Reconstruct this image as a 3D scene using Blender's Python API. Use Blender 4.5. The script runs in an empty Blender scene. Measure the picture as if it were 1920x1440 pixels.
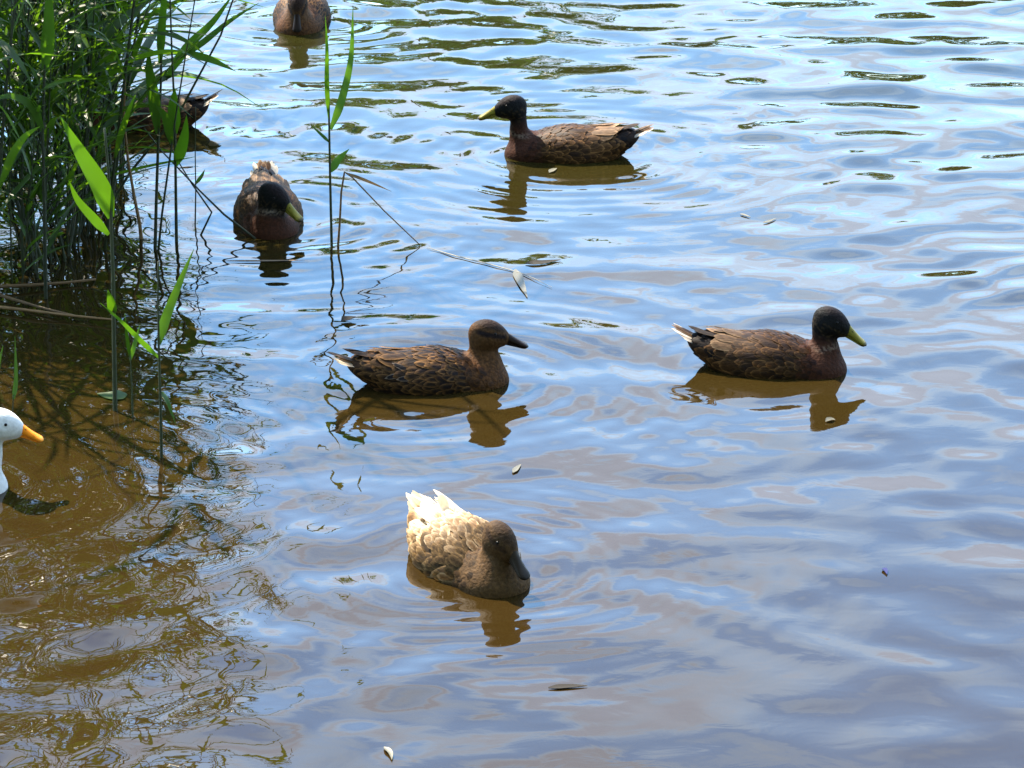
import bpy, math, random
import numpy as np
from mathutils import Vector, Matrix

random.seed(7)
rng = np.random.default_rng(11)
scene = bpy.context.scene
col = scene.collection

# ------------------------------------------------------------------ camera
F_PX = 6882.0                      # focal length in pixels of the 1920 px wide photograph
PITCH = math.radians(20.0)
CAM_H = 2.91
cam_data = bpy.data.cameras.new("camera")
cam = bpy.data.objects.new("camera", cam_data)
col.objects.link(cam)
cam.location = (0, 0, CAM_H)
cam.rotation_euler = (math.radians(90) - PITCH, 0, 0)
cam_data.sensor_width = 36.0
cam_data.lens = 36.0 * F_PX / 1920.0
cam_data.clip_start = 0.1
cam_data.clip_end = 2000
scene.camera = cam

# ------------------------------------------------------------------ light
SUN_EL, SUN_AZ = math.radians(50), math.radians(-38)      # azimuth from +Y, negative = left
world = bpy.data.worlds.new("World")
scene.world = world
world.use_nodes = True
wn, wl = world.node_tree.nodes, world.node_tree.links
wn.clear()
w_out = wn.new("ShaderNodeOutputWorld")
w_bg = wn.new("ShaderNodeBackground")
w_bg.inputs["Strength"].default_value = 0.145
sky = wn.new("ShaderNodeTexSky")
sky.sky_type = 'NISHITA'
sky.sun_disc = False
sky.sun_elevation = SUN_EL
sky.sun_rotation = SUN_AZ
sky.air_density = 1.0
sky.dust_density = 0.2
sky.ozone_density = 1.6
tc = wn.new("ShaderNodeTexCoord")
sep = wn.new("ShaderNodeSeparateXYZ")
wl.new(tc.outputs["Generated"], sep.inputs[0])


def wmath(op, a, b=None, c=None):
    n = wn.new("ShaderNodeMath")
    n.operation = op
    for i, v in enumerate((a, b, c)):
        if v is None:
            continue
        if isinstance(v, (int, float)):
            n.inputs[i].default_value = v
        else:
            wl.new(v, n.inputs[i])
    return n.outputs[0]


zz = wmath('MAXIMUM', sep.outputs[2], 0.0)
den = wmath('ADD', zz, 0.12)
cx = wmath('DIVIDE', sep.outputs[0], den)
cy = wmath('DIVIDE', sep.outputs[1], den)
comb = wn.new("ShaderNodeCombineXYZ")
wl.new(cx, comb.inputs[0])
wl.new(cy, comb.inputs[1])
cn = wn.new("ShaderNodeTexNoise")
cn.inputs["Scale"].default_value = 2.6
cn.inputs["Detail"].default_value = 2.2
cn.inputs["Roughness"].default_value = 0.5
cn.inputs["Distortion"].default_value = 0.4
wl.new(comb.outputs[0], cn.inputs["Vector"])
cov = wn.new("ShaderNodeValToRGB")           # cloud cover
cov.color_ramp.elements[0].position = 0.43
cov.color_ramp.elements[1].position = 0.57
cov.color_ramp.elements[1].color = (0.82, 0.82, 0.82, 1)
wl.new(cn.outputs["Fac"], cov.inputs[0])
thick = wn.new("ShaderNodeValToRGB")         # thin bright rim, grey thick middle
thick.color_ramp.elements[0].position = 0.51
thick.color_ramp.elements[0].color = (4.2, 5.4, 6.7, 1)
thick.color_ramp.elements[1].position = 0.585
thick.color_ramp.elements[1].color = (3.1, 3.45, 4.3, 1)
wl.new(cn.outputs["Fac"], thick.inputs[0])
wmix = wn.new("ShaderNodeMix")
wmix.data_type = 'RGBA'
wl.new(cov.outputs["Color"], wmix.inputs[0])
wtint = wn.new("ShaderNodeMix")              # clear, deep blue air
wtint.data_type = 'RGBA'
wtint.blend_type = 'MULTIPLY'
wtint.inputs[0].default_value = 1.0
wtint.inputs[7].default_value = (0.76, 0.96, 1.05, 1)
wl.new(sky.outputs[0], wtint.inputs[6])
wl.new(wtint.outputs[2], wmix.inputs[6])
wl.new(thick.outputs["Color"], wmix.inputs[7])
wl.new(wmix.outputs[2], w_bg.inputs["Color"])
wl.new(w_bg.outputs[0], w_out.inputs["Surface"])

sun_d = bpy.data.lights.new("sun", 'SUN')
sun_d.energy = 3.8
sun_d.angle = math.radians(0.5)
sun_d.color = (1.0, 0.89, 0.72)
sun = bpy.data.objects.new("sun", sun_d)
col.objects.link(sun)
sdir = Vector((math.sin(SUN_AZ) * math.cos(SUN_EL), math.cos(SUN_AZ) * math.cos(SUN_EL), math.sin(SUN_EL)))
sun.rotation_euler = sdir.to_track_quat('Z', 'Y').to_euler()
sun.location = sdir * 30

scene.view_settings.view_transform = 'Standard'
scene.view_settings.look = 'None'
scene.view_settings.exposure = 2.5
scene.view_settings.gamma = 1.0
scene.cycles.use_denoising = True
scene.cycles.max_bounces = 8
scene.cycles.caustics_reflective = False
scene.cycles.caustics_refractive = False

# ------------------------------------------------------------------ helpers
RIGHT = np.array([1.0, 0, 0])
FWD = np.array([0, math.cos(PITCH), -math.sin(PITCH)])
UP = np.array([0, math.sin(PITCH), math.cos(PITCH)])


def ray(px, py):
    return FWD + RIGHT * ((px - 960) / F_PX) + UP * ((720 - py) / F_PX)


def on_water(px, py):
    d = ray(px, py)
    t = -CAM_H / d[2]
    return np.array([d[0] * t, d[1] * t, 0.0])


def at_depth(px, py, Y):
    d = ray(px, py)
    t = Y / d[1]
    return np.array([d[0] * t, Y, CAM_H + d[2] * t])


def px_size(Y):                    # metres per photograph pixel at this distance
    return Y / (F_PX * math.cos(PITCH))


def tag(o, label=None, cat=None, group=None, kind=None):
    if label: o["label"] = label
    if cat: o["category"] = cat
    if group: o["group"] = group
    if kind: o["kind"] = kind
    return o


def mesh_obj(name, V, faces, mat, parent=None, cols=None, smooth=True, link=True):
    me = bpy.data.meshes.new(name)
    V = np.asarray(V, dtype=np.float32)
    me.from_pydata(V.tolist(), [], [tuple(int(i) for i in f) for f in faces])
    if cols is not None:
        ca = me.color_attributes.new("Col", 'FLOAT_COLOR', 'POINT')
        c4 = np.ones((len(V), 4), dtype=np.float32)
        c4[:, :3] = cols
        ca.data.foreach_set("color", c4.ravel())
    me.polygons.foreach_set("use_smooth", [smooth] * len(me.polygons))
    me.materials.append(mat)
    me.update()
    o = bpy.data.objects.new(name, me)
    if link:
        col.objects.link(o)
    if parent is not None:
        o.parent = parent
    return o


def empty(name, loc, rz=0.0):
    o = bpy.data.objects.new(name, None)
    o.empty_display_size = 0.05
    col.objects.link(o)
    o.location = loc
    o.rotation_euler = (0, 0, rz)
    return o


def new_mat(name):
    m = bpy.data.materials.new(name)
    m.use_nodes = True
    nt = m.node_tree
    return m, nt.nodes, nt.links, nt.nodes["Principled BSDF"], nt.nodes["Material Output"]


def grid_faces(nu, nv, off=0, wrap=False):
    out = []
    for i in range(nu - 1):
        for j in range(nv if wrap else nv - 1):
            k = (j + 1) % nv
            out.append((off + i * nv + j, off + i * nv + k, off + (i + 1) * nv + k, off + (i + 1) * nv + j))
    return out


def smoothstep(a, b, x):
    t = np.clip((x - a) / (b - a), 0, 1)
    return t * t * (3 - 2 * t)


# ------------------------------------------------------------------ materials
def water_material():
    m, n, l, b, out = new_mat("pond_water")
    b.inputs["Roughness"].default_value = 0.015
    b.inputs["IOR"].default_value = 1.333
    geo = n.new("ShaderNodeNewGeometry")
    # silt clouds in the water
    nz = n.new("ShaderNodeTexNoise")
    nz.inputs["Scale"].default_value = 0.9
    nz.inputs["Detail"].default_value = 3
    l.new(geo.outputs["Position"], nz.inputs["Vector"])
    rp = n.new("ShaderNodeValToRGB")
    rp.color_ramp.elements[0].position = 0.3
    rp.color_ramp.elements[0].color = (0.0155, 0.0088, 0.0019, 1)
    rp.color_ramp.elements[1].position = 0.75
    rp.color_ramp.elements[1].color = (0.0205, 0.0119, 0.0029, 1)
    l.new(nz.outputs["Fac"], rp.inputs[0])
    # base colour turns greener further out
    sp = n.new("ShaderNodeSeparateXYZ")
    l.new(geo.outputs["Position"], sp.inputs[0])
    far_map = n.new("ShaderNodeMapRange")
    far_map.inputs[1].default_value = 7.2
    far_map.inputs[2].default_value = 11.0
    l.new(sp.outputs[1], far_map.inputs[0])
    gm = n.new("ShaderNodeMix")
    gm.data_type = 'RGBA'
    gm.inputs[7].default_value = (0.0125, 0.0118, 0.0026, 1)
    l.new(far_map.outputs[0], gm.inputs[0])
    l.new(rp.outputs["Color"], gm.inputs[6])
    l.new(gm.outputs[2], b.inputs["Base Color"])
    # capillary ripples too small for the mesh
    mp = n.new("ShaderNodeMapping")
    mp.inputs["Scale"].default_value = (1.0, 1.4, 1.0)
    l.new(geo.outputs["Position"], mp.inputs["Vector"])
    r1 = n.new("ShaderNodeTexNoise")
    r1.inputs["Scale"].default_value = 9.0
    r1.inputs["Detail"].default_value = 3.0
    r1.inputs["Roughness"].default_value = 0.45
    r1.inputs["Distortion"].default_value = 0.6
    l.new(mp.outputs[0], r1.inputs["Vector"])
    bp = n.new("ShaderNodeBump")
    bp.inputs["Strength"].default_value = 1.0
    bp.inputs["Distance"].default_value = 0.0005
    l.new(r1.outputs["Fac"], bp.inputs["Height"])
    l.new(bp.outputs[0], b.inputs["Normal"])
    return m


def coat_material(name, rough=0.6, transl=0.25, noise_scale=140.0, noise_amt=0.45, bump=0.0015, sheen=0.0, stretch=1.0):
    """Plumage: colour from the vertex colours, fine mottling, some light through the vanes."""
    m, n, l, b, out = new_mat(name)
    at = n.new("ShaderNodeAttribute")
    at.attribute_name = "Col"
    tcn = n.new("ShaderNodeTexCoord")
    nz = n.new("ShaderNodeTexNoise")
    nz.inputs["Scale"].default_value = noise_scale
    nz.inputs["Detail"].default_value = 3
    mp = n.new("ShaderNodeMapping")
    mp.inputs["Scale"].default_value = (1.0, stretch, stretch)
    l.new(tcn.outputs["Object"], mp.inputs["Vector"])
    l.new(mp.outputs[0], nz.inputs["Vector"])
    mr = n.new("ShaderNodeMapRange")
    mr.inputs[1].default_value = 0.3
    mr.inputs[2].default_value = 0.7
    mr.inputs[3].default_value = 1.0 - noise_amt
    mr.inputs[4].default_value = 1.0 + noise_amt
    l.new(nz.outputs["Fac"], mr.inputs[0])
    mx = n.new("ShaderNodeVectorMath")
    mx.operation = 'SCALE'
    l.new(at.outputs["Color"], mx.inputs[0])
    l.new(mr.outputs[0], mx.inputs["Scale"])
    l.new(mx.outputs[0], b.inputs["Base Color"])
    b.inputs["Roughness"].default_value = rough
    b.inputs["Specular IOR Level"].default_value = 0.10
    if sheen:
        b.inputs["Sheen Weight"].default_value = sheen
    bp = n.new("ShaderNodeBump")
    bp.inputs["Distance"].default_value = bump
    bp.inputs["Strength"].default_value = 0.8
    l.new(nz.outputs["Fac"], bp.inputs["Height"])
    l.new(bp.outputs[0], b.inputs["Normal"])
    if transl:
        tr = n.new("ShaderNodeBsdfTranslucent")
        l.new(mx.outputs[0], tr.inputs["Color"])
        ms = n.new("ShaderNodeMixShader")
        ms.inputs[0].default_value = transl
        l.new(b.outputs[0], ms.inputs[1])
        l.new(tr.outputs[0], ms.inputs[2])
        l.new(ms.outputs[0], out.inputs["Surface"])
    return m


def plant_material(name, c, ct, transl=0.4, rough=0.4, var=0.35):
    m, n, l, b, out = new_mat(name)
    oi = n.new("ShaderNodeObjectInfo")
    tcn = n.new("ShaderNodeNewGeometry")
    nz = n.new("ShaderNodeTexNoise")
    nz.inputs["Scale"].default_value = 14.0
    nz.inputs["Detail"].default_value = 2
    l.new(tcn.outputs["Position"], nz.inputs["Vector"])
    ad = n.new("ShaderNodeMath")
    ad.operation = 'ADD'
    l.new(oi.outputs["Random"], ad.inputs[0])
    l.new(nz.outputs["Fac"], ad.inputs[1])
    mr = n.new("ShaderNodeMapRange")
    mr.inputs[1].default_value = 0.3
    mr.inputs[2].default_value = 1.5
    mr.inputs[3].default_value = 1 - var
    mr.inputs[4].default_value = 1 + var
    l.new(ad.outputs[0], mr.inputs[0])

    def scaled(rgb):
        v = n.new("ShaderNodeVectorMath")
        v.operation = 'SCALE'
        v.inputs[0].default_value = rgb
        l.new(mr.outputs[0], v.inputs["Scale"])
        return v.outputs[0]
    l.new(scaled(c), b.inputs["Base Color"])
    b.inputs["Roughness"].default_value = rough
    b.inputs["Specular IOR Level"].default_value = 0.4
    if transl:
        tr = n.new("ShaderNodeBsdfTranslucent")
        l.new(scaled(ct), tr.inputs["Color"])
        ms = n.new("ShaderNodeMixShader")
        ms.inputs[0].default_value = transl
        l.new(b.outputs[0], ms.inputs[1])
        l.new(tr.outputs[0], ms.inputs[2])
        l.new(ms.outputs[0], out.inputs["Surface"])
    return m


def glossy_mat(name, c, rough):
    m, n, l, b, out = new_mat(name)
    b.inputs["Base Color"].default_value = (*c, 1)
    b.inputs["Roughness"].default_value = rough
    return m


M_WATER = water_material()
M_BODY = coat_material("down", rough=0.7, transl=0.0, noise_scale=150, noise_amt=0.35, bump=0.003, sheen=0.0)
M_WHITE = coat_material("white_down", rough=0.7, transl=0.0, noise_scale=120, noise_amt=0.13, bump=0.002, sheen=0.15)
M_FEATHER = coat_material("feather", rough=0.55, transl=0.22, noise_scale=60, noise_amt=0.45, bump=0.0012, stretch=5.0)
M_TAIL = coat_material("tail_vane", rough=0.5, transl=0.5, noise_scale=90, noise_amt=0.15, bump=0.001)
M_BILL = coat_material("bill_horn", rough=0.42, transl=0.0, noise_scale=60, noise_amt=0.2, bump=0.0005)
M_EYE = glossy_mat("eye_gloss", (0.005, 0.004, 0.003), 0.3)
M_EYE.node_tree.nodes["Principled BSDF"].inputs["Specular IOR Level"].default_value = 0.12
M_LEAF = plant_material("reed_leaf", (0.024, 0.052, 0.010), (0.095, 0.20, 0.006), 0.40)
M_LEAF_SUN = plant_material("sunlit_reed_leaf", (0.030, 0.070, 0.010), (0.075, 0.185, 0.004), 0.42)  # base green brightened to stand in for sun on the stand-out blades
M_STEM = plant_material("reed_stem", (0.020, 0.028, 0.009), (0.06, 0.10, 0.012), 0.1, 0.62)
M_DRY = plant_material("dry_reed", (0.15, 0.085, 0.032), (0.2, 0.12, 0.04), 0.15, 0.6)
M_PALE = plant_material("pale_straw", (0.11, 0.10, 0.065), (0.3, 0.26, 0.15), 0.2, 0.5, 0.15)
M_BROWNLEAF = plant_material("brown_leaf", (0.014, 0.010, 0.005), (0.02, 0.015, 0.005), 0.1, 0.9)
M_TREE = plant_material("tree_leaf", (0.04, 0.085, 0.018), (0.10, 0.23, 0.02), 0.3, 0.5)
M_BARK = plant_material("bark", (0.09, 0.07, 0.05), (0, 0, 0), 0.0, 0.85)
M_BANK = plant_material("bank_grass", (0.07, 0.09, 0.03), (0, 0, 0), 0.0, 0.9)

# ------------------------------------------------------------------ water
DUCK_SPOTS = {}


def duck_spot(key, px, py):
    DUCK_SPOTS[key] = on_water(px, py)
    return DUCK_SPOTS[key]


duck_spot('hen', 803, 718)
duck_spot('drake_right', 1437, 688)
duck_spot('drake_far', 1072, 290)
duck_spot('drake_front', 503, 409)
duck_spot('hen_far', 566, 37)
duck_spot('buff', 874, 1058)
duck_spot('hidden', 271, 235)
duck_spot('white', -150, 915)


def wave_height(X, Y):
    r = np.random.default_rng(5)
    H = np.zeros_like(X)
    n = 90
    lam = np.exp(np.linspace(math.log(0.075), math.log(0.75), n))
    ang = math.pi / 2 + r.normal(0, 0.62, n)
    ph = r.uniform(0, 2 * math.pi, n)
    # slope energy per component, largest around 0.2 m
    sl = np.exp(-0.5 * ((np.log(lam) - math.log(0.27)) / 0.60) ** 2)
    sl = sl / math.sqrt((sl ** 2).sum() / 2) * 0.038
    for i in range(n):
        k = 2 * math.pi / lam[i]
        H += sl[i] / k * np.sin(k * (math.cos(ang[i]) * X + math.sin(ang[i]) * Y) + ph[i])
    # calmer and rougher patches, rougher far out
    patch = 0.8 + 0.35 * np.sin(1.3 * X + 0.7 * Y + 1.0) * np.sin(1.1 * Y - 0.6 * X + 0.4)
    patch *= 0.72 + 0.5 * smoothstep(7.0, 10.5, Y)
    H *= patch
    for key, amp, lam_, L in (('hen', .0011, .075, .45), ('drake_right', .0006, .07, .3), ('drake_far', .0010, .07, .5),
                              ('drake_front', .0010, .07, .45), ('hen_far', .0012, .08, .6), ('buff', .0009, .06, .3),
                              ('hidden', .001, .07, .4), ('white', .0016, .07, .55)):
        c = DUCK_SPOTS[key]
        rr = np.hypot((X - c[0]) * 0.9, Y - c[1])
        th = np.arctan2(Y - c[1], X - c[0])
        wob = .012 * np.sin(3 * th + 9 * c[0]) + .008 * np.sin(5 * th + 4 * c[1])
        arc = .55 + .45 * np.sin(2 * th + 7 * c[1]) * np.sin(3 * th + 5 * c[0])
        H += .85 * amp * arc * np.sin(2 * math.pi * (rr + wob) / lam_) * np.exp(-np.abs(rr - 0.2) / (.75 * L)) * smoothstep(0.03, 0.16, rr)
    for px, py, amp, L in ((300, 858, .0010, .3), (215, 765, .0006, .2), (60, 640, .0008, .4), (150, 1080, .0012, .35), (628, 460, .0004, .12)):
        c = on_water(px, py)
        rr = np.hypot(X - c[0], Y - c[1])
        H += .25 * amp * np.sin(2 * math.pi * rr / 0.055) * np.exp(-rr / L) * smoothstep(0.0, 0.05, rr)
    loc = smoothstep(.1, .7, X) * smoothstep(7.4, 8.6, Y) * (.55 + .45 * np.sin(2.3 * X + 3.1 * Y) * np.sin(1.7 * Y - 2.9 * X))
    for i in range(24):
        k = 2 * math.pi / r.uniform(.09, .20)
        a = math.pi / 2 + .35 + r.normal(0, .35)
        H += loc * .0095 / k * np.sin(k * (math.cos(a) * X + math.sin(a) * Y) + r.uniform(0, 6.28))
    c = on_water(120, 1130)          # busy cross chop beside the reeds
    loc = np.exp(-(((X - c[0]) / .75) ** 2 + ((Y - c[1]) / 1.0) ** 2))
    for i in range(26):
        k = 2 * math.pi / r.uniform(.13, .36)
        a = r.uniform(0, 2 * math.pi)
        H += loc * .0195 / k * np.sin(k * (math.cos(a) * X + math.sin(a) * Y) + r.uniform(0, 6.28))
    win = smoothstep(-2.75, -2.3, X) * (1 - smoothstep(2.3, 2.75, X)) * smoothstep(4.9, 5.4, Y) * (1 - smoothstep(12.4, 13.0, Y))
    return H * win


def build_water():
    def axis(a, b, step, far_lo, far_hi):
        mid = np.arange(a, b + 1e-6, step)
        lo, hi = [], []
        s, v = step, a
        while v > far_lo:
            s *= 1.35
            v -= s
            lo.append(v)
        s, v = step, b
        while v < far_hi:
            s *= 1.35
            v += s
            hi.append(v)
        return np.array(lo[::-1] + mid.tolist() + hi)
    xs = axis(-2.8, 2.8, 0.0105, -160, 160)
    ys = axis(4.85, 13.05, 0.0105, -60, 41)
    X, Y = np.meshgrid(xs, ys)
    Z = wave_height(X, Y)
    nx, ny = len(xs), len(ys)
    V = np.stack([X, Y, Z], -1).reshape(-1, 3).astype(np.float32)
    idx = np.arange(nx * ny).reshape(ny, nx)
    Fq = np.stack([idx[:-1, :-1], idx[:-1, 1:], idx[1:, 1:], idx[1:, :-1]], -1).reshape(-1, 4).astype(np.int32)
    me = bpy.data.meshes.new("water")
    me.vertices.add(len(V))
    me.vertices.foreach_set("co", V.ravel())
    me.loops.add(Fq.size)
    me.loops.foreach_set("vertex_index", Fq.ravel())
    me.polygons.add(len(Fq))
    me.polygons.foreach_set("loop_start", np.arange(0, Fq.size, 4, dtype=np.int32))
    me.polygons.foreach_set("use_smooth", np.ones(len(Fq), dtype=bool))
    me.update(calc_edges=True)
    me.validate()
    me.materials.append(M_WATER)
    o = bpy.data.objects.new("water", me)
    col.objects.link(o)
    tag(o, "rippled brown pond water mirroring blue sky and pale clouds", "water", kind="structure")


build_water()


# ------------------------------------------------------------------ far bank and wood (seen mirrored in the water)
def build_far_bank():
    nx = 60
    xs = np.linspace(-160, 160, nx)
    V, rows = [], ((40.0, -0.3), (40.6, 0.15), (43, 0.6), (60, 1.0), (300, 2.0))
    for y, z in rows:
        for x in xs:
            V.append((x, y + 0.5 * math.sin(x * 0.35), z))
    o = mesh_obj("far_bank", V, grid_faces(len(rows), nx), M_BANK)
    tag(o, "grassy far bank of the pond beyond the top of the picture", "bank", kind="structure")


def build_near_bank():
    nx = 60
    xs = np.linspace(-160, 160, nx)
    V, rows = [], ((2.6, -0.4), (2.2, 0.1), (1.0, 0.9), (0.0, 1.25), (-6, 1.5), (-80, 2.0))
    for y, z in rows:
        for x in xs:
            V.append((x, y + 0.15 * math.sin(x * 0.8), z))
    o = mesh_obj("near_bank", V, [f[::-1] for f in grid_faces(len(rows), nx)], M_BANK)
    tag(o, "grassy near bank the photo was taken from, below the picture", "bank", kind="structure")


def leaf_cloud(centres, radii, n_per, size, r):
    """Leaf-sized quads spread through ellipsoid clumps."""
    V, Fc = [], []
    for c, rad in zip(centres, radii):
        d = r.normal(size=(n_per, 3))
        d /= np.linalg.norm(d, axis=1)[:, None]
        p = c + d * rad * (r.uniform(0.35, 1, n_per) ** 0.6)[:, None]
        a = r.normal(size=(n_per, 3))
        a /= np.linalg.norm(a, axis=1)[:, None]
        b = np.cross(a, r.normal(size=(n_per, 3)))
        b /= np.linalg.norm(b, axis=1)[:, None]
        s = size * r.uniform(0.6, 1.4, n_per)[:, None]
        q = np.stack([p - a * s, p + b * s * .55, p + a * s, p - b * s * .55], 1).reshape(-1, 3)
        o = sum(len(x) for x in V)
        V.append(q)
        Fc += [(o + 4 * i, o + 4 * i + 1, o + 4 * i + 2, o + 4 * i + 3) for i in range(n_per)]
    return np.concatenate(V), Fc


def tube(pts, rad, sides=6):
    """Tapered tube through pts with a radius per point."""
    pts = np.asarray(pts, float)
    n = len(pts)
    rad = np.broadcast_to(np.asarray(rad, float), (n,))
    T = np.gradient(pts, axis=0)
    T /= np.linalg.norm(T, axis=1)[:, None] + 1e-12
    ref = np.array([0.0, 1.0, 0.0]) if abs(T[0][1]) < 0.9 else np.array([1.0, 0, 0])
    V = []
    for p, t, r_ in zip(pts, T, rad):
        a = np.cross(t, ref)
        a /= np.linalg.norm(a)
        b = np.cross(t, a)
        for k in range(sides):
            th = 2 * math.pi * k / sides
            V.append(p + r_ * (math.cos(th) * a + math.sin(th) * b))
    Fc = grid_faces(n, sides, 0, wrap=True)
    Fc.append(tuple(range(sides))[::-1])
    Fc.append(tuple((n - 1) * sides + k for k in range(sides)))
    return V, Fc


def far_tree(x, y, h, w, seed, label):
    r = np.random.default_rng(seed)
    root = empty("tree", (x, y, 0.3))
    tag(root, label, "tree")
    tp = [(0, 0, -0.2), (0.1, 0, h * .3), (-.1, .1, h * .62), (0, 0, h * .9)]
    V, Fc = tube(tp, [h * .035, h * .026, h * .016, h * .005], 8)
    V = list(V)
    for i in range(7):
        a = r.uniform(0, 6.28)
        z0 = h * r.uniform(.3, .65)
        e = np.array([math.cos(a) * w * .4, math.sin(a) * w * .4, z0 + h * .2])
        v2, f2 = tube([(0, 0, z0), e * .5 + np.array([0, 0, z0 * .5]), e], [h * .012, h * .008, h * .003], 5)
        o = len(V)
        V += list(v2)
        Fc += [tuple(i_ + o for i_ in f) for f in f2]
    mesh_obj("trunk", V, Fc, M_BARK, root)
    k = 26
    cs, rs = [], []
    for i in range(k):
        z = h * r.uniform(.18, .95)
        prof = math.sin(math.pi * min(1, max(0.05, (z / h - .05) / 1.0))) ** 0.7
        a, q = r.uniform(0, 6.28), math.sqrt(r.uniform(0, 1))
        cs.append(np.array([math.cos(a) * q * w * .5 * prof, math.sin(a) * q * w * .5 * prof, z]))
        rs.append(np.array([1, 1, .75]) * w * r.uniform(.13, .22))
    V, Fc = leaf_cloud(cs, rs, 130, 0.032 * w, r)
    mesh_obj("crown", V, Fc, M_TREE, root, smooth=False)


build_far_bank()
build_near_bank()
for a in ((-0.8, 43, 8.9, 5.6, 1, "tall broad tree on the far bank mirrored beyond the top drake"),
          (2.0, 44.5, 6.3, 3.8, 2, "lower round tree on the far bank mirrored right of the top drake"),
          (-5.6, 44, 6.2, 4.6, 3, "tree on the far bank mirrored behind the reeds"),
          (5.6, 45, 5.9, 5.0, 4, "low bushy tree on the far bank mirrored at upper right"),
          (10.5, 45, 6.0, 5.4, 5, "low tree on the far bank mirrored at the right edge"),
          (-10.5, 45, 7.5, 6.0, 6, "tree on the far bank beyond the left edge"),
          (-6.0, -4.0, 15, 11.5, 7, "broad tree on the near bank behind the viewer on the left"),  # from here on: unseen trees added to cut the sky fill on the ducks
          (1.0, -4.6, 16, 12, 8, "tallest broad tree on the near bank straight behind the viewer"),
          (8.0, -4.0, 15, 11.5, 9, "broad tree on the near bank behind the viewer on the right"),
          (13.5, -1.5, 10, 8.5, 10, "broad tree on the near bank far off to the right"),
          (-13.0, -1.5, 10, 8.5, 11, "broad tree on the near bank far off to the left")):
    far_tree(*a)


# ------------------------------------------------------------------ ducks
def ell(p, c, r, M=None):
    q = p - np.asarray(c)
    if M is not None:
        q = q @ M          # rows into the local frame (M columns = local axes)
    r = np.asarray(r)
    k0 = np.linalg.norm(q / r, axis=-1)
    k1 = np.linalg.norm(q / (r * r), axis=-1) + 1e-9
    return k0 * (k0 - 1) / k1


def smin(a, b, k):
    h = np.clip(0.5 + 0.5 * (b - a) / k, 0, 1)
    return b * (1 - h) + a * h - k * h * (1 - h)


def roty(a):               # pitch: positive lifts the nose
    c, s = math.cos(a), math.sin(a)
    return np.array([[c, 0, -s], [0, 1, 0], [s, 0, c]])


def rotz(a):
    c, s = math.cos(a), math.sin(a)
    return np.array([[c, -s, 0], [s, c, 0], [0, 0, 1.0]])


R = math.radians


class DuckShape:
    def __init__(s, head, head_yaw, head_pitch, plump=1.0, neck=1.0, tail_lift=14, hs=1.0):
        s.hs = hs
        s.head = np.asarray(head, float)
        s.HM = rotz(head_yaw) @ roty(-head_pitch)      # columns = head axes
        s.plump, s.tail_lift = plump, R(tail_lift)
        s.rear_M = roty(R(-14))
        s.tail_M = roty(-s.tail_lift)
        b0 = np.array([.118, 0, .022])
        b3 = s.head + s.HM @ np.array([-.012, 0, -.016])
        b1 = b0 + np.array([.050, 0, .040])
        b2 = b3 + np.array([-.012, 0, -.045])
        s.nk = []
        for t in np.linspace(0, 1, 9):
            p = (1 - t) ** 3 * b0 + 3 * t * (1 - t) ** 2 * b1 + 3 * t * t * (1 - t) * b2 + t ** 3 * b3
            s.nk.append((p, (.038 * (1 - t) ** 1.2 + .0235 * t - .014 * t * (1 - t)) * neck))

    def body(s, p):
        w = s.plump
        d = ell(p, (.102, 0, .000), (.087, .073 * w, .060))
        d = smin(d, ell(p, (.000, 0, .012), (.128, .089 * w, .072)), .026)
        d = smin(d, ell(p, (-.088, 0, .032), (.085, .062 * w, .041), s.rear_M), .03)
        d = smin(d, ell(p, (-.145, 0, .047), (.045, .034, .019), s.tail_M), .025)
        return d

    def neckhead(s, p):
        d = None
        for c, r in s.nk:
            e = np.linalg.norm(p - c, axis=-1) - r
            d = e if d is None else smin(d, e, .012)
        k = s.hs
        h = ell(p, s.head, (.0425 * k, .0290 * k, .0325 * k), s.HM)
        f = ell(p, s.head + s.HM @ np.array([.026, 0, -.009]), (.031, .0180, .0215), s.HM)
        ch = ell(p, s.head + s.HM @ np.array([.002, 0, -.012]), (.030 * k, .0295 * k, .022 * k), s.HM)
        h = smin(smin(h, f, .016), ch, .012)
        return smin(d, h, .014)

    def full(s, p):
        return smin(s.body(p), s.neckhead(p), .022)


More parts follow.
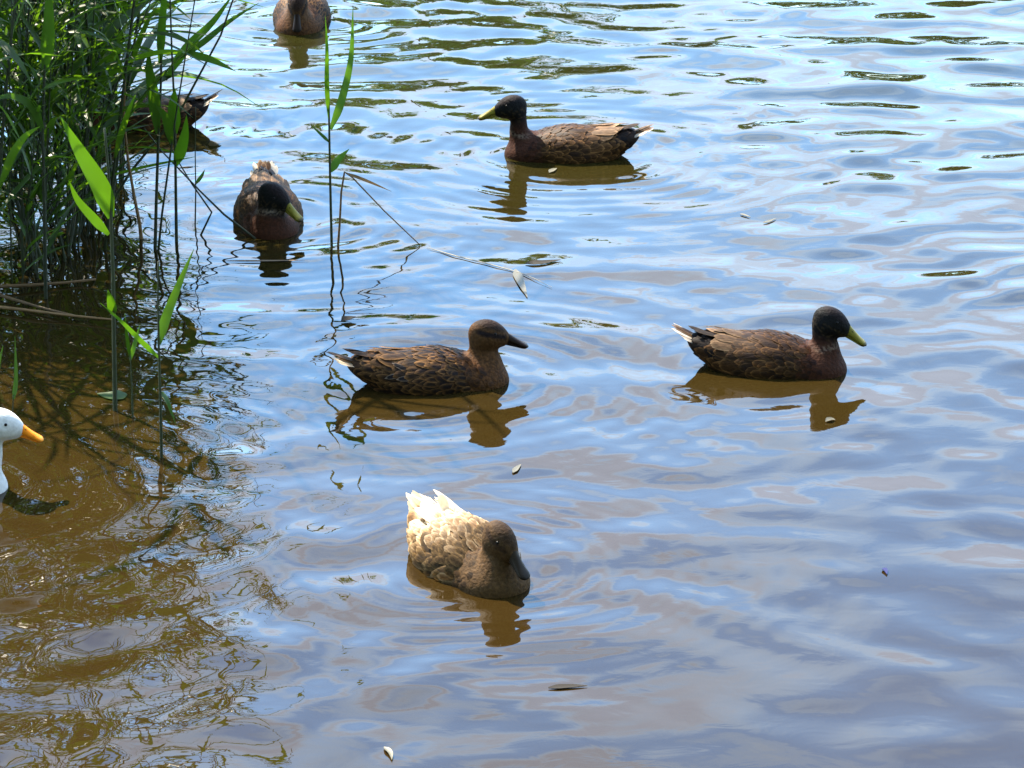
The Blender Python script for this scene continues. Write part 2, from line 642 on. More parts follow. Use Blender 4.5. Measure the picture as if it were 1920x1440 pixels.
def surface_nets(fn, lo, hi, h):
    """Naive surface nets: one smooth closed surface of fn = 0."""
    ax = [np.arange(lo[i], hi[i] + h, h) for i in range(3)]
    n = [len(a) for a in ax]
    P = np.stack(np.meshgrid(*ax, indexing='ij'), -1)
    D = fn(P.reshape(-1, 3)).reshape(n)
    ins = D < 0
    cn_ = [c - 1 for c in n]
    acc = np.zeros(cn_ + [3])
    cnt = np.zeros(cn_)
    corners = [(i, j, k) for i in (0, 1) for j in (0, 1) for k in (0, 1)]

    def sub(A, c):
        return A[c[0]:c[0] + cn_[0], c[1]:c[1] + cn_[1], c[2]:c[2] + cn_[2]]
    for a in corners:
        for d in range(3):
            if a[d] == 0:
                b = list(a)
                b[d] = 1
                da, db = sub(D, a), sub(D, b)
                m = (da < 0) != (db < 0)
                t = np.where(m, da / (da - db + 1e-12), 0)
                pa, pb = sub(P, a), sub(P, b)
                acc += np.where(m[..., None], pa + (pb - pa) * t[..., None], 0)
                cnt += m
    has = cnt > 0
    ids = np.full(cn_, -1)
    ids[has] = np.arange(has.sum())
    V = acc[has] / cnt[has][:, None]
    Fc = []
    for d in range(3):
        e1, e2 = (d + 1) % 3, (d + 2) % 3
        sl0 = [slice(None)] * 3
        sl1 = [slice(None)] * 3
        sl0[d], sl1[d] = slice(0, -1), slice(1, None)
        ch = ins[tuple(sl0)] != ins[tuple(sl1)]
        I = np.argwhere(ch)
        ok = (I[:, e1] > 0) & (I[:, e2] > 0) & (I[:, e1] < n[e1] - 1) & (I[:, e2] < n[e2] - 1)
        I = I[ok]

        def g(o1, o2):
            J = I.copy()
            J[:, e1] += o1
            J[:, e2] += o2
            return ids[J[:, 0], J[:, 1], J[:, 2]]
        q = np.stack([g(-1, -1), g(0, -1), g(0, 0), g(-1, 0)], 1)
        flip = ~ins[tuple(I.T)]
        q[flip] = q[flip][:, ::-1]
        Fc.append(q)
    return V, np.concatenate(Fc)


def grad(fn, p, e=1e-3):
    g = np.stack([fn(p + np.eye(3)[i] * e) - fn(p - np.eye(3)[i] * e) for i in range(3)], -1)
    return g / (np.linalg.norm(g, axis=-1)[:, None] + 1e-9)


JIT = .12
NU, NV = 9, 7
UU = np.linspace(0, 1, NU)
VV = np.linspace(-1, 1, NV)


def feathers(base, nrm, dirn, L, W, body_fn=None, lift=.003, sink=.002, curl=.05, tip=0.5, follow=1.0):
    """Overlapping vane-shaped feathers. Returns V (n, NU, NV, 3) and the faces."""
    n = len(base)
    L = np.broadcast_to(L, (n,)) * rng.uniform(.82, 1.2, n)
    W = np.broadcast_to(W, (n,)) * rng.uniform(.85, 1.1, n)
    if body_fn is not None:
        dirn = dirn + np.cross(nrm, dirn) * rng.normal(0, JIT, n)[:, None]
    side = np.cross(nrm, dirn)
    side /= np.linalg.norm(side, axis=1)[:, None]
    prof = np.where(UU < tip, 0.55 + 0.45 * np.sin(UU / tip * math.pi / 2),
                    np.sqrt(np.clip(1 - ((UU - tip) / (1 - tip)) ** 2, 0.004, 1)))
    V = (base[:, None, None, :] + dirn[:, None, None, :] * (L[:, None] * UU[None])[:, :, None, None]
         + side[:, None, None, :] * (W[:, None, None] * .5 * prof[None, :, None] * VV[None, None, :])[..., None])
    if body_fn is not None:
        P = V.reshape(-1, 3)
        for _ in range(2):
            P = P - grad(body_fn, P) * body_fn(P)[:, None] * follow
        N = grad(body_fn, P).reshape(V.shape)
        V = P.reshape(V.shape)
    else:
        N = np.broadcast_to(nrm[:, None, None, :], V.shape)
    off = (-sink + (lift + sink) * UU ** 0.8)[None, :, None] - (curl * W[:, None, None] * .5) * (VV ** 2)[None, None, :] * prof[None, :, None]
    V = V + N * off[..., None]
    V = V + rng.normal(0, .0007, (n, 1, 1, 3))
    Fc = []
    one = grid_faces(NU, NV)
    for i in range(n):
        o = i * NU * NV
        Fc += [tuple(a + o for a in f) for f in one]
    return V, Fc


def vane_colour(n, centre, edge, tipc=None, power=5.0, edge_w=.85, var=.25, shaft=None):
    """Per-vertex colours: centre colour, paler rim, per-feather variation."""
    e = np.maximum(np.abs(VV)[None, :] ** power, np.clip((UU[:, None] - edge_w) / (1 - edge_w), 0, 1) ** 1.2)
    centre = np.asarray(centre, float)
    edge = np.asarray(edge, float)
    if centre.ndim == 1: centre = np.repeat(centre[None], n, 0)
    if edge.ndim == 1: edge = np.repeat(edge[None], n, 0)
    k = (1 + rng.uniform(-var, var, n))[:, None, None, None]
    C = centre[:, None, None, :] * (1 - e)[None, ..., None] + edge[:, None, None, :] * e[None, ..., None]
    if shaft is not None:
        C[:, :, NV // 2, :] = C[:, :, NV // 2, :] * .4 + np.asarray(shaft) * .6
    return np.clip(C * k, 0.003, .95)


class FeatherMesh:
    def __init__(s):
        s.V, s.F, s.C, s.n = [], [], [], 0

    def add(s, VF, C):
        V, Fc = VF
        V = V.reshape(-1, 3)
        s.V.append(V)
        s.C.append(C.reshape(-1, 3))
        s.F += [tuple(a + s.n for a in f) for f in Fc]
        s.n += len(V)

    def build(s, name, parent, mat=None):
        return mesh_obj(name, np.concatenate(s.V), s.F, mat or M_FEATHER, parent, np.concatenate(s.C))


def surf(fn, x, th, zc=.015):
    """Points on the body at station x and angle th (0 = top, positive = left)."""
    x, th = np.asarray(x, float), np.asarray(th, float)
    d = np.stack([np.zeros_like(x), np.sin(th), np.cos(th)], -1)
    o = np.stack([x, np.zeros_like(x), np.full_like(x, zc)], -1)
    lo, hi = np.zeros(len(x)), np.full(len(x), .2)
    for _ in range(22):
        mid = (lo + hi) / 2
        v = fn(o + d * mid[:, None]) < 0
        lo, hi = np.where(v, mid, lo), np.where(v, hi, mid)
    return o + d * lo[:, None]


def rows(x0, x1, step, th0, th1, dth):
    xs, ts = [], []
    k = 0
    x = x0
    while x > x1:
        off = (k % 2) * dth / 2
        for t in np.arange(th0 + off, th1 + 1e-6, dth):
            if random.random() < .07:
                continue
            xs.append(x + random.uniform(-.35, .35) * step)
            ts.append(t + random.uniform(-.28, .28) * dth)
        x -= step
        k += 1
    return np.array(xs), np.array(ts)


def bill_mesh(shape, parent, colour, tipcol, pitch, length=.074):
    M = shape.HM @ roty(-pitch)
    o0 = shape.head + shape.HM @ np.array([.030, 0, -.006])
    cols, V, Fc = [], [], []
    ns = 14

    def lobe(wf, top, bot, ts, zoff):
        base = len(V)
        for t in ts:
            w, a, b = wf(t), top(t), bot(t)
            for k in range(ns):
                th = 2 * math.pi * k / ns
                cy_, sz = math.cos(th), math.sin(th)
                y = w * math.copysign(abs(cy_) ** .8, cy_)
                z = (a if sz > 0 else b) * abs(sz) ** .9 * (1 if sz > 0 else -1)
                V.append(o0 + M @ np.array([t * length, y, z + zoff(t)]))
                c = np.array(colour) * (1 - smoothstep(.82, .97, t)) + np.array(tipcol) * smoothstep(.82, .97, t)
                cols.append(c)
        Fc.extend(grid_faces(len(ts), ns, base, wrap=True))
        Fc.append(tuple(base + (len(ts) - 1) * ns + k for k in range(ns)))
    rnd = lambda t: math.sqrt(max(.02, 1 - max(0, (t - .86) / .14) ** 2))
    lobe(lambda t: (.0135 - .0030 * math.sin(math.pi * min(1, t * 1.25)) + .0008 * t) * rnd(t),
         lambda t: (.0165 * (1 - t) ** 1.35 + .0046) * rnd(t),
         lambda t: .0035 * rnd(t), [0, .1, .2, .3, .42, .54, .66, .76, .84, .9, .94, .97, .99, 1.0],
         lambda t: .002 * t * t)
    lobe(lambda t: (.0105 - .002 * math.sin(math.pi * min(1, t * 1.3)) + .0006 * t) * rnd(min(1, t + .03)),
         lambda t: .001, lambda t: (.0085 * (1 - t) + .0026) * rnd(min(1, t + .03)),
         [0, .12, .25, .4, .55, .7, .82, .9, .94, .965], lambda t: -.0042 + .002 * t * t)
    b = mesh_obj("bill", V, Fc, M_BILL, parent, np.array(cols))
    for s_ in (-1, 1):             # nostril
        c = o0 + M @ np.array([.36 * length, s_ * .0072, .0098])
        Vn, Fn = ball(c, (.0034, .0014, .0016), M, 6, 8)
        mesh_obj("nostril", Vn, Fn, M_EYE, b)
    return b


def ball(c, r, M=None, nu=7, nv=10):
    V = []
    for i in range(nu):
        a = math.pi * (i + .02) / (nu - 1 + .04)
        for j in range(nv):
            b = 2 * math.pi * j / nv
            q = np.array([r[0] * math.cos(a), r[1] * math.sin(a) * math.cos(b), r[2] * math.sin(a) * math.sin(b)])
            V.append(np.asarray(c) + (M @ q if M is not None else q))
    return V, grid_faces(nu, nv, 0, wrap=True)


def mixc(a, b, t):
    t = np.asarray(t)[:, None]
    return np.asarray(a)[None] * (1 - t) + np.asarray(b)[None] * t


SCHEMES = {
    'hen': dict(head=(0.0521, 0.0237, 0.0075), crown=(0.0171, 0.0078, 0.0028), stripe=(0.0073, 0.0036, 0.0016), neck=(0.0582, 0.0251, 0.0075),
                breast=(0.0521, 0.0205, 0.0052), flank=(0.0336, 0.0146, 0.0044), rump=(0.0275, 0.0123, 0.0041),
                bill=(0.0135, 0.0073, 0.0044), tip=(0.0086, 0.0055, 0.0033), bill_pitch=14),
    'drake': dict(head=(0.0038, 0.0033, 0.0020), crown=(0.0068, 0.0036, 0.0038), stripe=(0.0034, 0.0040, 0.0018), neck=(0.0110, 0.0052, 0.0024),
                  breast=(0.0323, 0.0101, 0.0032), flank=(0.0425, 0.0202, 0.0069), rump=(0.0119, 0.0065, 0.0036),
                  bill=(.135, .115, .014), tip=(0.0255, 0.0163, 0.0061), bill_pitch=14),
    'buff': dict(head=(0.0508, 0.0268, 0.0094), crown=(0.0294, 0.0149, 0.0057), stripe=(0.0241, 0.0119, 0.0044), neck=(0.0508, 0.0260, 0.0083),
                 breast=(0.0561, 0.0291, 0.0096), flank=(0.0909, 0.0440, 0.0143), rump=(0.3315, 0.1991, 0.0835),
                 bill=(0.0181, 0.0126, 0.0074), tip=(0.0087, 0.0060, 0.0037), bill_pitch=14),
    'white': dict(head=(.50, .50, .48), crown=(.52, .51, .48), stripe=(.50, .50, .48), neck=(.50, .50, .48),
                  breast=(.50, .50, .48), flank=(.52, .51, .48), rump=(.52, .51, .48),
                  bill=(.70, .20, .008), tip=(.75, .28, .03), bill_pitch=16),
}


def make_duck(key, label, yaw, scheme, head, head_yaw=0, head_pitch=8, plump=1.0, scale=1.0, neck=1.0,
              tail_lift=14, sink=0.0, fan=13, hs=1.0, tone=1.0, seed=0, bill_len=.074):
    global rng, JIT
    JIT = .34 if scheme == 'buff' else (.2 if scheme == 'hen' else .14)
    rng = np.random.default_rng(100 + seed)
    random.seed(200 + seed)
    S = SCHEMES[scheme]
    sh = DuckShape(head, R(head_yaw), R(head_pitch), plump, neck, tail_lift, hs)
    loc = DUCK_SPOTS[key]
    root = empty("duck", (loc[0], loc[1], loc[2] - sink), R(yaw))
    root.scale = (scale,) * 3
    tag(root, label, "duck")
    # ---- body: one continuous surface from tail base to forehead
    hx = max(.21, sh.head[0] + .08)
    lo = np.array([-.215, -.115, -.045])
    hi = np.array([hx, .115, sh.head[2] + .06])
    V, Fc = surface_nets(lambda p: np.maximum(sh.full(p), -.04 - p[..., 2]), lo, hi, .0046)
    for _ in range(2):
        V = V - grad(sh.full, V) * np.where(V[:, 2] > -.035, sh.full(V), 0)[:, None] * .7
    nh, bd = sh.neckhead(V), sh.body(V)
    wn_ = smoothstep(.012, -.012, nh - bd)
    hl = (V - sh.head) @ sh.HM                     # head coordinates
    wh = smoothstep(-.055, -.025, hl[:, 2]) * smoothstep(.075, .06, np.linalg.norm(hl, axis=1))
    C = mixc(S['flank'], S['breast'], smoothstep(.03, .09, V[:, 0]))
    C = C * (1 - smoothstep(-.09, -.13, V[:, 0]))[:, None] + np.asarray(S['rump'])[None] * smoothstep(-.09, -.13, V[:, 0])[:, None]
    nkc = np.asarray(S['neck'])
    upn = smoothstep(.06, .11, V[:, 2])
    if scheme == 'drake':
        C = C * (1 - wn_ * upn)[:, None] + nkc * (wn_ * upn)[:, None]
    else:
        C = C * (1 - wn_)[:, None] + nkc * wn_[:, None]
    C = C * (1 - wh)[:, None] + np.asarray(S['head']) * wh[:, None]
    crown = wh * smoothstep(.012, .022, hl[:, 2] + hl[:, 0] * .15)
    C = C * (1 - crown)[:, None] + np.asarray(S['crown']) * crown[:, None]
    stripe = wh * smoothstep(.0075, .0035, np.abs(hl[:, 2] - .005 + .1 * hl[:, 0])) * smoothstep(.01, .018, np.abs(hl[:, 1])) * smoothstep(-.038, -.02, hl[:, 0])
    C = C * (1 - stripe)[:, None] + np.asarray(S['stripe']) * stripe[:, None]
    # streaks on breast and neck of the brown birds
    if scheme in ('hen', 'buff'):
        sp = np.sin(V[:, 0] * 420 + 3 * np.sin(V[:, 2] * 260)) * np.sin(V[:, 1] * 380 + V[:, 2] * 150 + 2 * np.sin(V[:, 0] * 200))
        amt = (.45 if scheme == 'hen' else .2) * (1 - wh)
        C = C * (1 + sp * amt)[:, None]
    if scheme == 'drake':
        blot = np.sin(V[:, 0] * 310 + 4 * np.sin(V[:, 2] * 170)) * np.sin(V[:, 2] * 260 + 3 * np.sin(V[:, 1] * 210))
        chk = wh * smoothstep(.2, .7, blot) * smoothstep(.004, -.014, hl[:, 2])
        C = C + np.array([.030, .020, .010]) * chk[:, None]
        ring = wn_ * smoothstep(.012, .0, np.abs(V[:, 2] - (.062 + .2 * (V[:, 0] - .14))))
        C = C * (1 - .35 * ring)[:, None] + np.array([.25, .19, .14]) * (.35 * ring * (rng.uniform(0, 1, len(V)) > .4))[:, None]
    mesh_obj("body", V, Fc, M_WHITE if scheme == 'white' else M_BODY, root, np.clip(C, .004, .95))
    bfn = sh.body

    def place(xs, ts, L, W, **kw):
        b = surf(bfn, xs, ts)
        n_ = grad(bfn, b)
        d = np.tile(np.array([-1.0, 0, .10]), (len(b), 1))
        d = d + n_ * 0
        d[:, 1] += np.clip(-b[:, 1] * kw.pop('conv', 1.2), -.4, .4)
        d -= n_ * (d * n_).sum(1)[:, None]
        d /= np.linalg.norm(d, axis=1)[:, None]
        return feathers(b, n_, d, L, W, bfn, **kw)

    def cset(kind, xs, ts):
        return np.clip(cset0(kind, xs, ts) * tone, .003, .95)

    def cset0(kind, xs, ts):
        n = len(xs)
        if scheme == 'hen':
            ce, ed = dict(scap=((0.0089, 0.0039, 0.0015), (0.1554, 0.0745, 0.0233)), cov=((0.0133, 0.0065, 0.0026), (0.1258, 0.0616, 0.0197)),
                          flank=((0.0074, 0.0035, 0.0015), (0.1036, 0.0505, 0.0166)), tert=((0.0207, 0.0097, 0.0036), (0.1776, 0.0875, 0.0285)),
                          prim=((0.0074, 0.0045, 0.0026), (0.0407, 0.0194, 0.0078)), rump=((0.0089, 0.0045, 0.0021), (0.1480, 0.0713, 0.0233)),
                          tail=((0.2220, 0.1166, 0.0466), (0.4588, 0.3110, 0.1658)))[kind]
            return vane_colour(n, ce, ed, power=2.6, edge_w=.74, var=.5)
        if scheme == 'drake':
            ce, ed = dict(scap=((0.0221, 0.0097, 0.0036), (0.0850, 0.0411, 0.0152)), cov=((0.0357, 0.0179, 0.0073), (0.1275, 0.0657, 0.0267)),
                          flank=((0.0255, 0.0112, 0.0036), (0.1105, 0.0523, 0.0170)), tert=((0.0723, 0.0411, 0.0207), (0.1870, 0.1120, 0.0576)),
                          prim=((0.0102, 0.0060, 0.0036), (0.0340, 0.0202, 0.0116)), rump=((0.0076, 0.0045, 0.0030), (0.0187, 0.0105, 0.0061)),
                          tail=((0.1360, 0.0710, 0.0316), (0.6120, 0.4482, 0.2791)))[kind]
            return vane_colour(n, ce, ed, power=4.5, edge_w=.84, var=.5)
        if scheme == 'buff':
            t = np.clip(smoothstep(.065, -.025, xs) + rng.normal(0, .2, n), 0, 1)[:, None]
            c0, e0 = np.array((0.0420, 0.0234, 0.0081)), np.array((0.1500, 0.0855, 0.0311))
            c1, e1 = np.array((.26, .130, .045)), np.array((.62, .47, .29))
            if kind in ('prim', 'tail', 'tert'):
                t = np.ones_like(t)
                c1, e1 = np.array((0.6600, 0.5220, 0.3256)), np.array((0.7200, 0.5850, 0.3848))
            if kind == 'flank':
                t = np.clip(smoothstep(.05, -.07, xs) + rng.normal(0, .22, n), 0, 1)[:, None]
                c1, e1 = np.array((.12, .056, .018)), np.array((.48, .32, .16))
            return vane_colour(n, c0 * (1 - t) + c1 * t, e0 * (1 - t) + e1 * t, power=2.2, edge_w=.7, var=.22)
        return vane_colour(n, (.50, .50, .48), (.56, .55, .52), var=.05)

    # ---- wings: shoulder feathers, coverts, long inner quills and the crossed tips
    ruf = 2.6 if scheme == 'buff' else 1.0
    for sg in (1, -1):
        fm = FeatherMesh()
        xs, ts = rows(-.01, -.085, .016, R(20), R(60), R(13))
        n0 = len(xs)
        fm.add(place(xs, sg * ts, .056, .026, lift=.0045, conv=.6), cset('cov', xs, ts))
        xs = np.array([-.035, -.045, -.055, -.05, -.062])
        ts = np.array([R(20), R(31), R(42), R(12), R(52)])
        fm.add(place(xs, sg * ts, np.array([.085, .085, .075, .09, .065]), .024, lift=.013, conv=1.6, tip=.6), cset('tert', xs, ts))
        xs, ts = rows(.085, -.05, .0125, R(3), R(66), R(11))
        g_ = np.clip((.095 - xs) / .14, 0, 1)          # small on the shoulders, long towards the rump
        fm.add(place(xs, sg * ts, .026 + .044 * g_, (.012 + .011 * g_) if scheme == 'hen' else (.016 + .014 * g_), lift=.004 * ruf, conv=.8), cset('scap', xs, ts))
        if scheme == 'hen':                  # dark wing patch with its pale bar
            xs = np.array([-.022, -.034, -.046])
            ts = np.array([R(70), R(66), R(62)])
            fm.add(place(xs, sg * ts, .062, .014, lift=.0075, conv=.8),
                   vane_colour(3, (.007, .006, .007), (.16, .12, .085), power=30, edge_w=.9, var=.1))
        # wing tips above the rump
        b = np.array([[-.085 - .006 * i, sg * (.034 - .004 * i), .078 - .003 * i + .0016 * i] for i in range(5)])
        d = np.array([[-1, -sg * (.20 + .05 * i), .10 + .015 * i] for i in range(5)])
        d /= np.linalg.norm(d, axis=1)[:, None]
        nn = np.tile(np.array([0, sg * .35, 1.0]), (5, 1))
        nn -= d * (nn * d).sum(1)[:, None]
        nn /= np.linalg.norm(nn, axis=1)[:, None]
        fm.add(feathers(b, nn, d, np.array([.075, .082, .086, .085, .08]), .013, None, lift=.002, tip=.7), cset('prim', b[:, 0], b[:, 1]))
        w = fm.build("wing", root)
    # ---- small breast feathers that blend the smooth neck into the back
    if scheme != 'white':
        fm = FeatherMesh()
        xs, ts = rows(.160, .070, .0125, R(-108), R(108), R(12))
        keep = (xs < .150 - .035 * np.abs(np.cos(ts)))
        xs, ts = xs[keep], ts[keep]
        q = np.asarray(S['breast'])
        q = q[None] * (1 - smoothstep(.125, .085, xs))[:, None] + np.asarray(S['flank'])[None] * smoothstep(.125, .085, xs)[:, None]
        fm.add(place(xs, ts, .026, .0165, lift=.0022, conv=.3), vane_colour(len(xs), q * .62, q * 1.45, power=4, edge_w=.78, var=.3))
        fm.build("breast_feathers", root)
    if scheme == 'buff':             # ruffled white quills standing up over the rump
        fm = FeatherMesh()
        b = np.array([[-.070, .036, .080], [-.062, -.040, .078], [-.080, .004, .081], [-.092, -.020, .076]])
        d = np.array([[-1, -.22, .22], [-1, -.10, .10], [-.75, .05, .48], [-1, .20, .12]])
        d /= np.linalg.norm(d, axis=1)[:, None]
        nn = np.tile(np.array([.3, 0, 1.0]), (4, 1)) + rng.normal(0, .2, (4, 3))
        nn -= d * (nn * d).sum(1)[:, None]
        nn /= np.linalg.norm(nn, axis=1)[:, None]
        fm.add(feathers(b, nn, d, np.array([.110, .080, .055, .08]), np.array([.014, .022, .024, .022]), None, lift=.006, tip=.6),
               vane_colour(4, (.62, .53, .38), (.70, .62, .48), var=.15))
        fm.build("ruffled_feathers", root, M_TAIL)
    # ---- flank and rump feathers that ride over the folded wing
    for sg in (1, -1):
        fm = FeatherMesh()
        xs, ts = rows(.095, -.105, .0145, R(58), R(104), R(9.5))
        g_ = np.clip((.10 - xs) / .18, 0, 1)
        fm.add(place(xs, sg * ts, .034 + .040 * g_, (.013 + .012 * g_) if scheme == 'hen' else (.018 + .014 * g_), lift=.004 * ruf, conv=.5), cset('flank', xs, ts))
        fm.build("flank_feathers", root)
    fm = FeatherMesh()
    xs, ts = rows(-.085, -.150, .012, R(-80), R(80), R(18))
    fm.add(place(xs, ts, .030, .020, lift=.004, conv=.8), cset('rump', xs, ts))
    fm.build("rump_feathers", root)
    # ---- tail fan
    fm = FeatherMesh()
    k = 11
    a = np.linspace(-1, 1, k) * R(fan)
    order = np.argsort(-np.abs(a))
    a = a[order]
    b = np.stack([np.full(k, -.142), np.sin(a) * .055, .052 - np.abs(a) * .012 + .0006 * np.arange(k)], -1)
    lf = sh.tail_lift + R(4)
    d = np.stack([-np.cos(a) * math.cos(lf), np.sin(a), np.full(k, math.sin(lf)) - .10 * np.abs(a)], -1)
    d /= np.linalg.norm(d, axis=1)[:, None]
    nn = np.stack([np.full(k, math.sin(lf)), np.sin(a) * .9, np.full(k, math.cos(lf))], -1)
    nn -= d * (nn * d).sum(1)[:, None]
    nn /= np.linalg.norm(nn, axis=1)[:, None]
    Lt = .086 - .018 * (np.abs(a) / R(fan)) ** 1.5
    C = cset('tail', b[:, 0], a)
    if scheme in ('hen', 'drake'):
        C[np.abs(a) > R(fan * .5)] = np.array([.72, .62, .50]) if scheme == 'drake' else np.array([.60, .46, .31])
        dark = (np.abs(a) < R(fan * .5))
        C[dark] = C[dark] * np.array([.38, .33, .30])
    fm.add(feathers(b, nn, d, Lt, .0185, None, lift=.001, tip=.62), C)
    fm.build("tail", root, M_TAIL)
    # ---- bill and eyes
    bill_mesh(sh, root, S['bill'], S['tip'], R(S['bill_pitch']), bill_len)
    for sg in (1, -1):
        q = np.array([.0155, sg * .024, .0075])
        for _ in range(3):
            w_ = (sh.head + sh.HM @ q)[None]
            q = q - np.array([0, sg, 0]) * sh.full(w_)[0] * 1.0
        c = sh.head + sh.HM @ (q - np.array([0, sg * .0020, 0]))
        Ve, Fe = ball(c, (.0040, .0040, .0040))
        mesh_obj("eye", Ve, Fe, M_EYE, root)
    return root


make_duck('hen', "brown speckled duck with dark bill swimming right in the middle of the pond", 8, 'hen',
          (.137, 0, .116), 0, 9, seed=1)
make_duck('drake_right', "dark headed drake with yellow bill swimming alone at the right", -9, 'drake',
          (.146, 0, .125), 0, 22, seed=2, tail_lift=20, hs=.94, neck=.94)
make_duck('drake_far', "dark headed drake with tall neck and pale tail swimming left at the top", 180, 'drake',
          (.166, 0, .142), 0, 9, seed=3, neck=.9, tail_lift=15, hs=.94, tone=1.45)
make_duck('drake_front', "dark drake facing the camera with head turned over its breast beside the reeds", -83, 'drake',
          (.132, .008, .103), 55, 22, seed=4, tail_lift=22, fan=16, tone=1.15)
make_duck('hen_far', "brown duck facing the camera, cut off by the top edge of the photo", -92, 'hen',
          (.135, 0, .092), 2, 40, seed=5)
make_duck('buff', "buff duck with cream white tail swimming towards the camera at the bottom", -60, 'buff',
          (.140, 0, .110), 12, 28, seed=6, plump=1.06, tail_lift=13, hs=.91, neck=.94)
make_duck('hidden', "brown duck half hidden behind the reed stems with only its rear showing", 182, 'drake',
          (.13, 0, .11), 10, 12, seed=7, tail_lift=24)
make_duck('white', "white duck with orange bill entering at the left edge", 0, 'white',
          (.178, 0, .150), 0, 10, seed=8, scale=1.0, neck=.95, bill_len=.070)


# ------------------------------------------------------------------ reeds
def blade(pts, width, fold=.25, nseg=14, twist=0.0, face=None, base=.35):
    """A leaf blade along a smooth curve through pts. face = direction the blade's upper side looks to."""
    pts = np.asarray(pts, float)
    s = np.linspace(0, 1, len(pts))
    u = np.linspace(0, 1, nseg)
    if len(pts) == 2:
        P = pts[0] + (pts[1] - pts[0]) * u[:, None]
    else:                       # Catmull-Rom
        q = np.vstack([2 * pts[0] - pts[1], pts, 2 * pts[-1] - pts[-2]])
        P = []
        for t in u:
            x = t * (len(pts) - 1)
            i = min(int(x), len(pts) - 2)
            f = x - i
            a, b, c, d = q[i], q[i + 1], q[i + 2], q[i + 3]
            P.append(.5 * ((2 * b) + (c - a) * f + (2 * a - 5 * b + 4 * c - d) * f * f + (3 * b - a - 3 * c + d) * f ** 3))
        P = np.array(P)
    T = np.gradient(P, axis=0)
    T /= np.linalg.norm(T, axis=1)[:, None] + 1e-12
    face = np.array([0, -1.0, .3]) if face is None else np.asarray(face, float)
    V = []
    for i in range(nseg):
        sd = np.cross(T[i], face)
        ln = np.linalg.norm(sd)
        sd = sd / ln if ln > 1e-6 else np.array([1.0, 0, 0])
        nn = np.cross(sd, T[i])
        a = twist * u[i]
        sd, nn = sd * math.cos(a) + nn * math.sin(a), nn * math.cos(a) - sd * math.sin(a)
        x = u[i]
        w = width * .5 * (min(1, base + (1 - base) * x / .22) if x < .22 else (1 - ((x - .22) / .78) ** 1.9))
        w = max(w, .0004)
        V += [P[i] - sd * w + nn * w * fold, P[i], P[i] + sd * w + nn * w * fold]
    return V, grid_faces(nseg, 3)


def merged(items):
    V, Fc = [], []
    for v, f in items:
        o = len(V)
        V += list(v)
        Fc += [tuple(i + o for i in q) for q in f]
    return V, Fc


def reed_proto(seed, h, nleaf, bare):
    """One upright reed, base at the origin: the stem and its leaves."""
    r = np.random.default_rng(seed)
    bend = r.normal(0, .06, 2)
    zz_ = np.linspace(-.12, h, 9)
    t = zz_ / h
    pts = np.stack([bend[0] * t ** 2 * h, bend[1] * t ** 2 * h, zz_], -1)
    rad = .0036 * (1 - .7 * np.clip(t, 0, 1)) + .0006
    stem = mesh_obj("reed", *tube(pts, rad, 6), M_STEM, link=False)
    lv = []
    for i in range(nleaf):
        f = bare + (1 - bare) * (i + r.uniform(0, .6)) / nleaf
        p0 = np.array([np.interp(f * h, zz_, pts[:, 0]), np.interp(f * h, zz_, pts[:, 1]), f * h])
        az = r.uniform(0, 2 * math.pi) if r.random() < .4 else (r.choice([0, math.pi]) + r.normal(0, .7))
        L = r.uniform(.20, .42)
        el = R(r.uniform(38, 72))
        droop = r.uniform(.1, .75)
        hd = np.array([math.cos(az), math.sin(az), 0])
        q = [p0]
        for sgm in (1 / 3, 2 / 3, 1.0):
            e = el - droop * sgm * 1.5
            q.append(q[-1] + L / 3 * (hd * math.cos(e) + np.array([0, 0, 1]) * math.sin(e)))
        fc = np.array([0, 0, 1.0]) * math.cos(el) - hd * math.sin(el) + r.normal(0, .35, 3)
        V, Fc = blade(q, r.uniform(.010, .022), .3, 10, r.normal(0, .7), fc)
        lv.append(mesh_obj("leaf", V, Fc, M_LEAF, link=False))
    return stem, lv


def place_reed(proto, loc, rot, sc, label, group):
    stem, lv = proto
    s = stem.copy()
    col.objects.link(s)
    s.location = loc
    s.rotation_euler = rot
    s.scale = (sc,) * 3
    tag(s, label, "reed", group)
    for l_ in lv:
        c = l_.copy()
        col.objects.link(c)
        c.parent = s
    return s


r_ = np.random.default_rng(42)
PROTOS = [reed_proto(300 + i, r_.uniform(1.0, 1.5), int(r_.integers(14, 20)), r_.uniform(.04, .20)) for i in range(12)]
BED = "reeds of the dense clump at the upper left"
BED_LABEL = "green reed standing in the dense clump at the upper left"


def edge_x(py):               # right-hand edge of the clump at the water, in photograph pixels
    return np.interp(py, [120, 200, 300, 400, 470, 520, 560], [215, 215, 235, 205, 150, 90, 20])


N_BED = 222
for i in range(N_BED):
    py = 560 - 430 * r_.uniform(0, 1) ** 1.15
    ex = edge_x(py)
    px = ex - (ex + 560) * r_.uniform(0, 1) ** 1.9
    loc = on_water(px, py)
    lean_x = R(r_.normal(6.0, 11))
    lean_y = R(r_.normal(0, 8))
    place_reed(PROTOS[i % 12], loc, (lean_y, lean_x, r_.uniform(0, 6.28)), (r_.uniform(.5, .82) if r_.random() < .7 else r_.uniform(.9, 1.45)), BED_LABEL, BED)


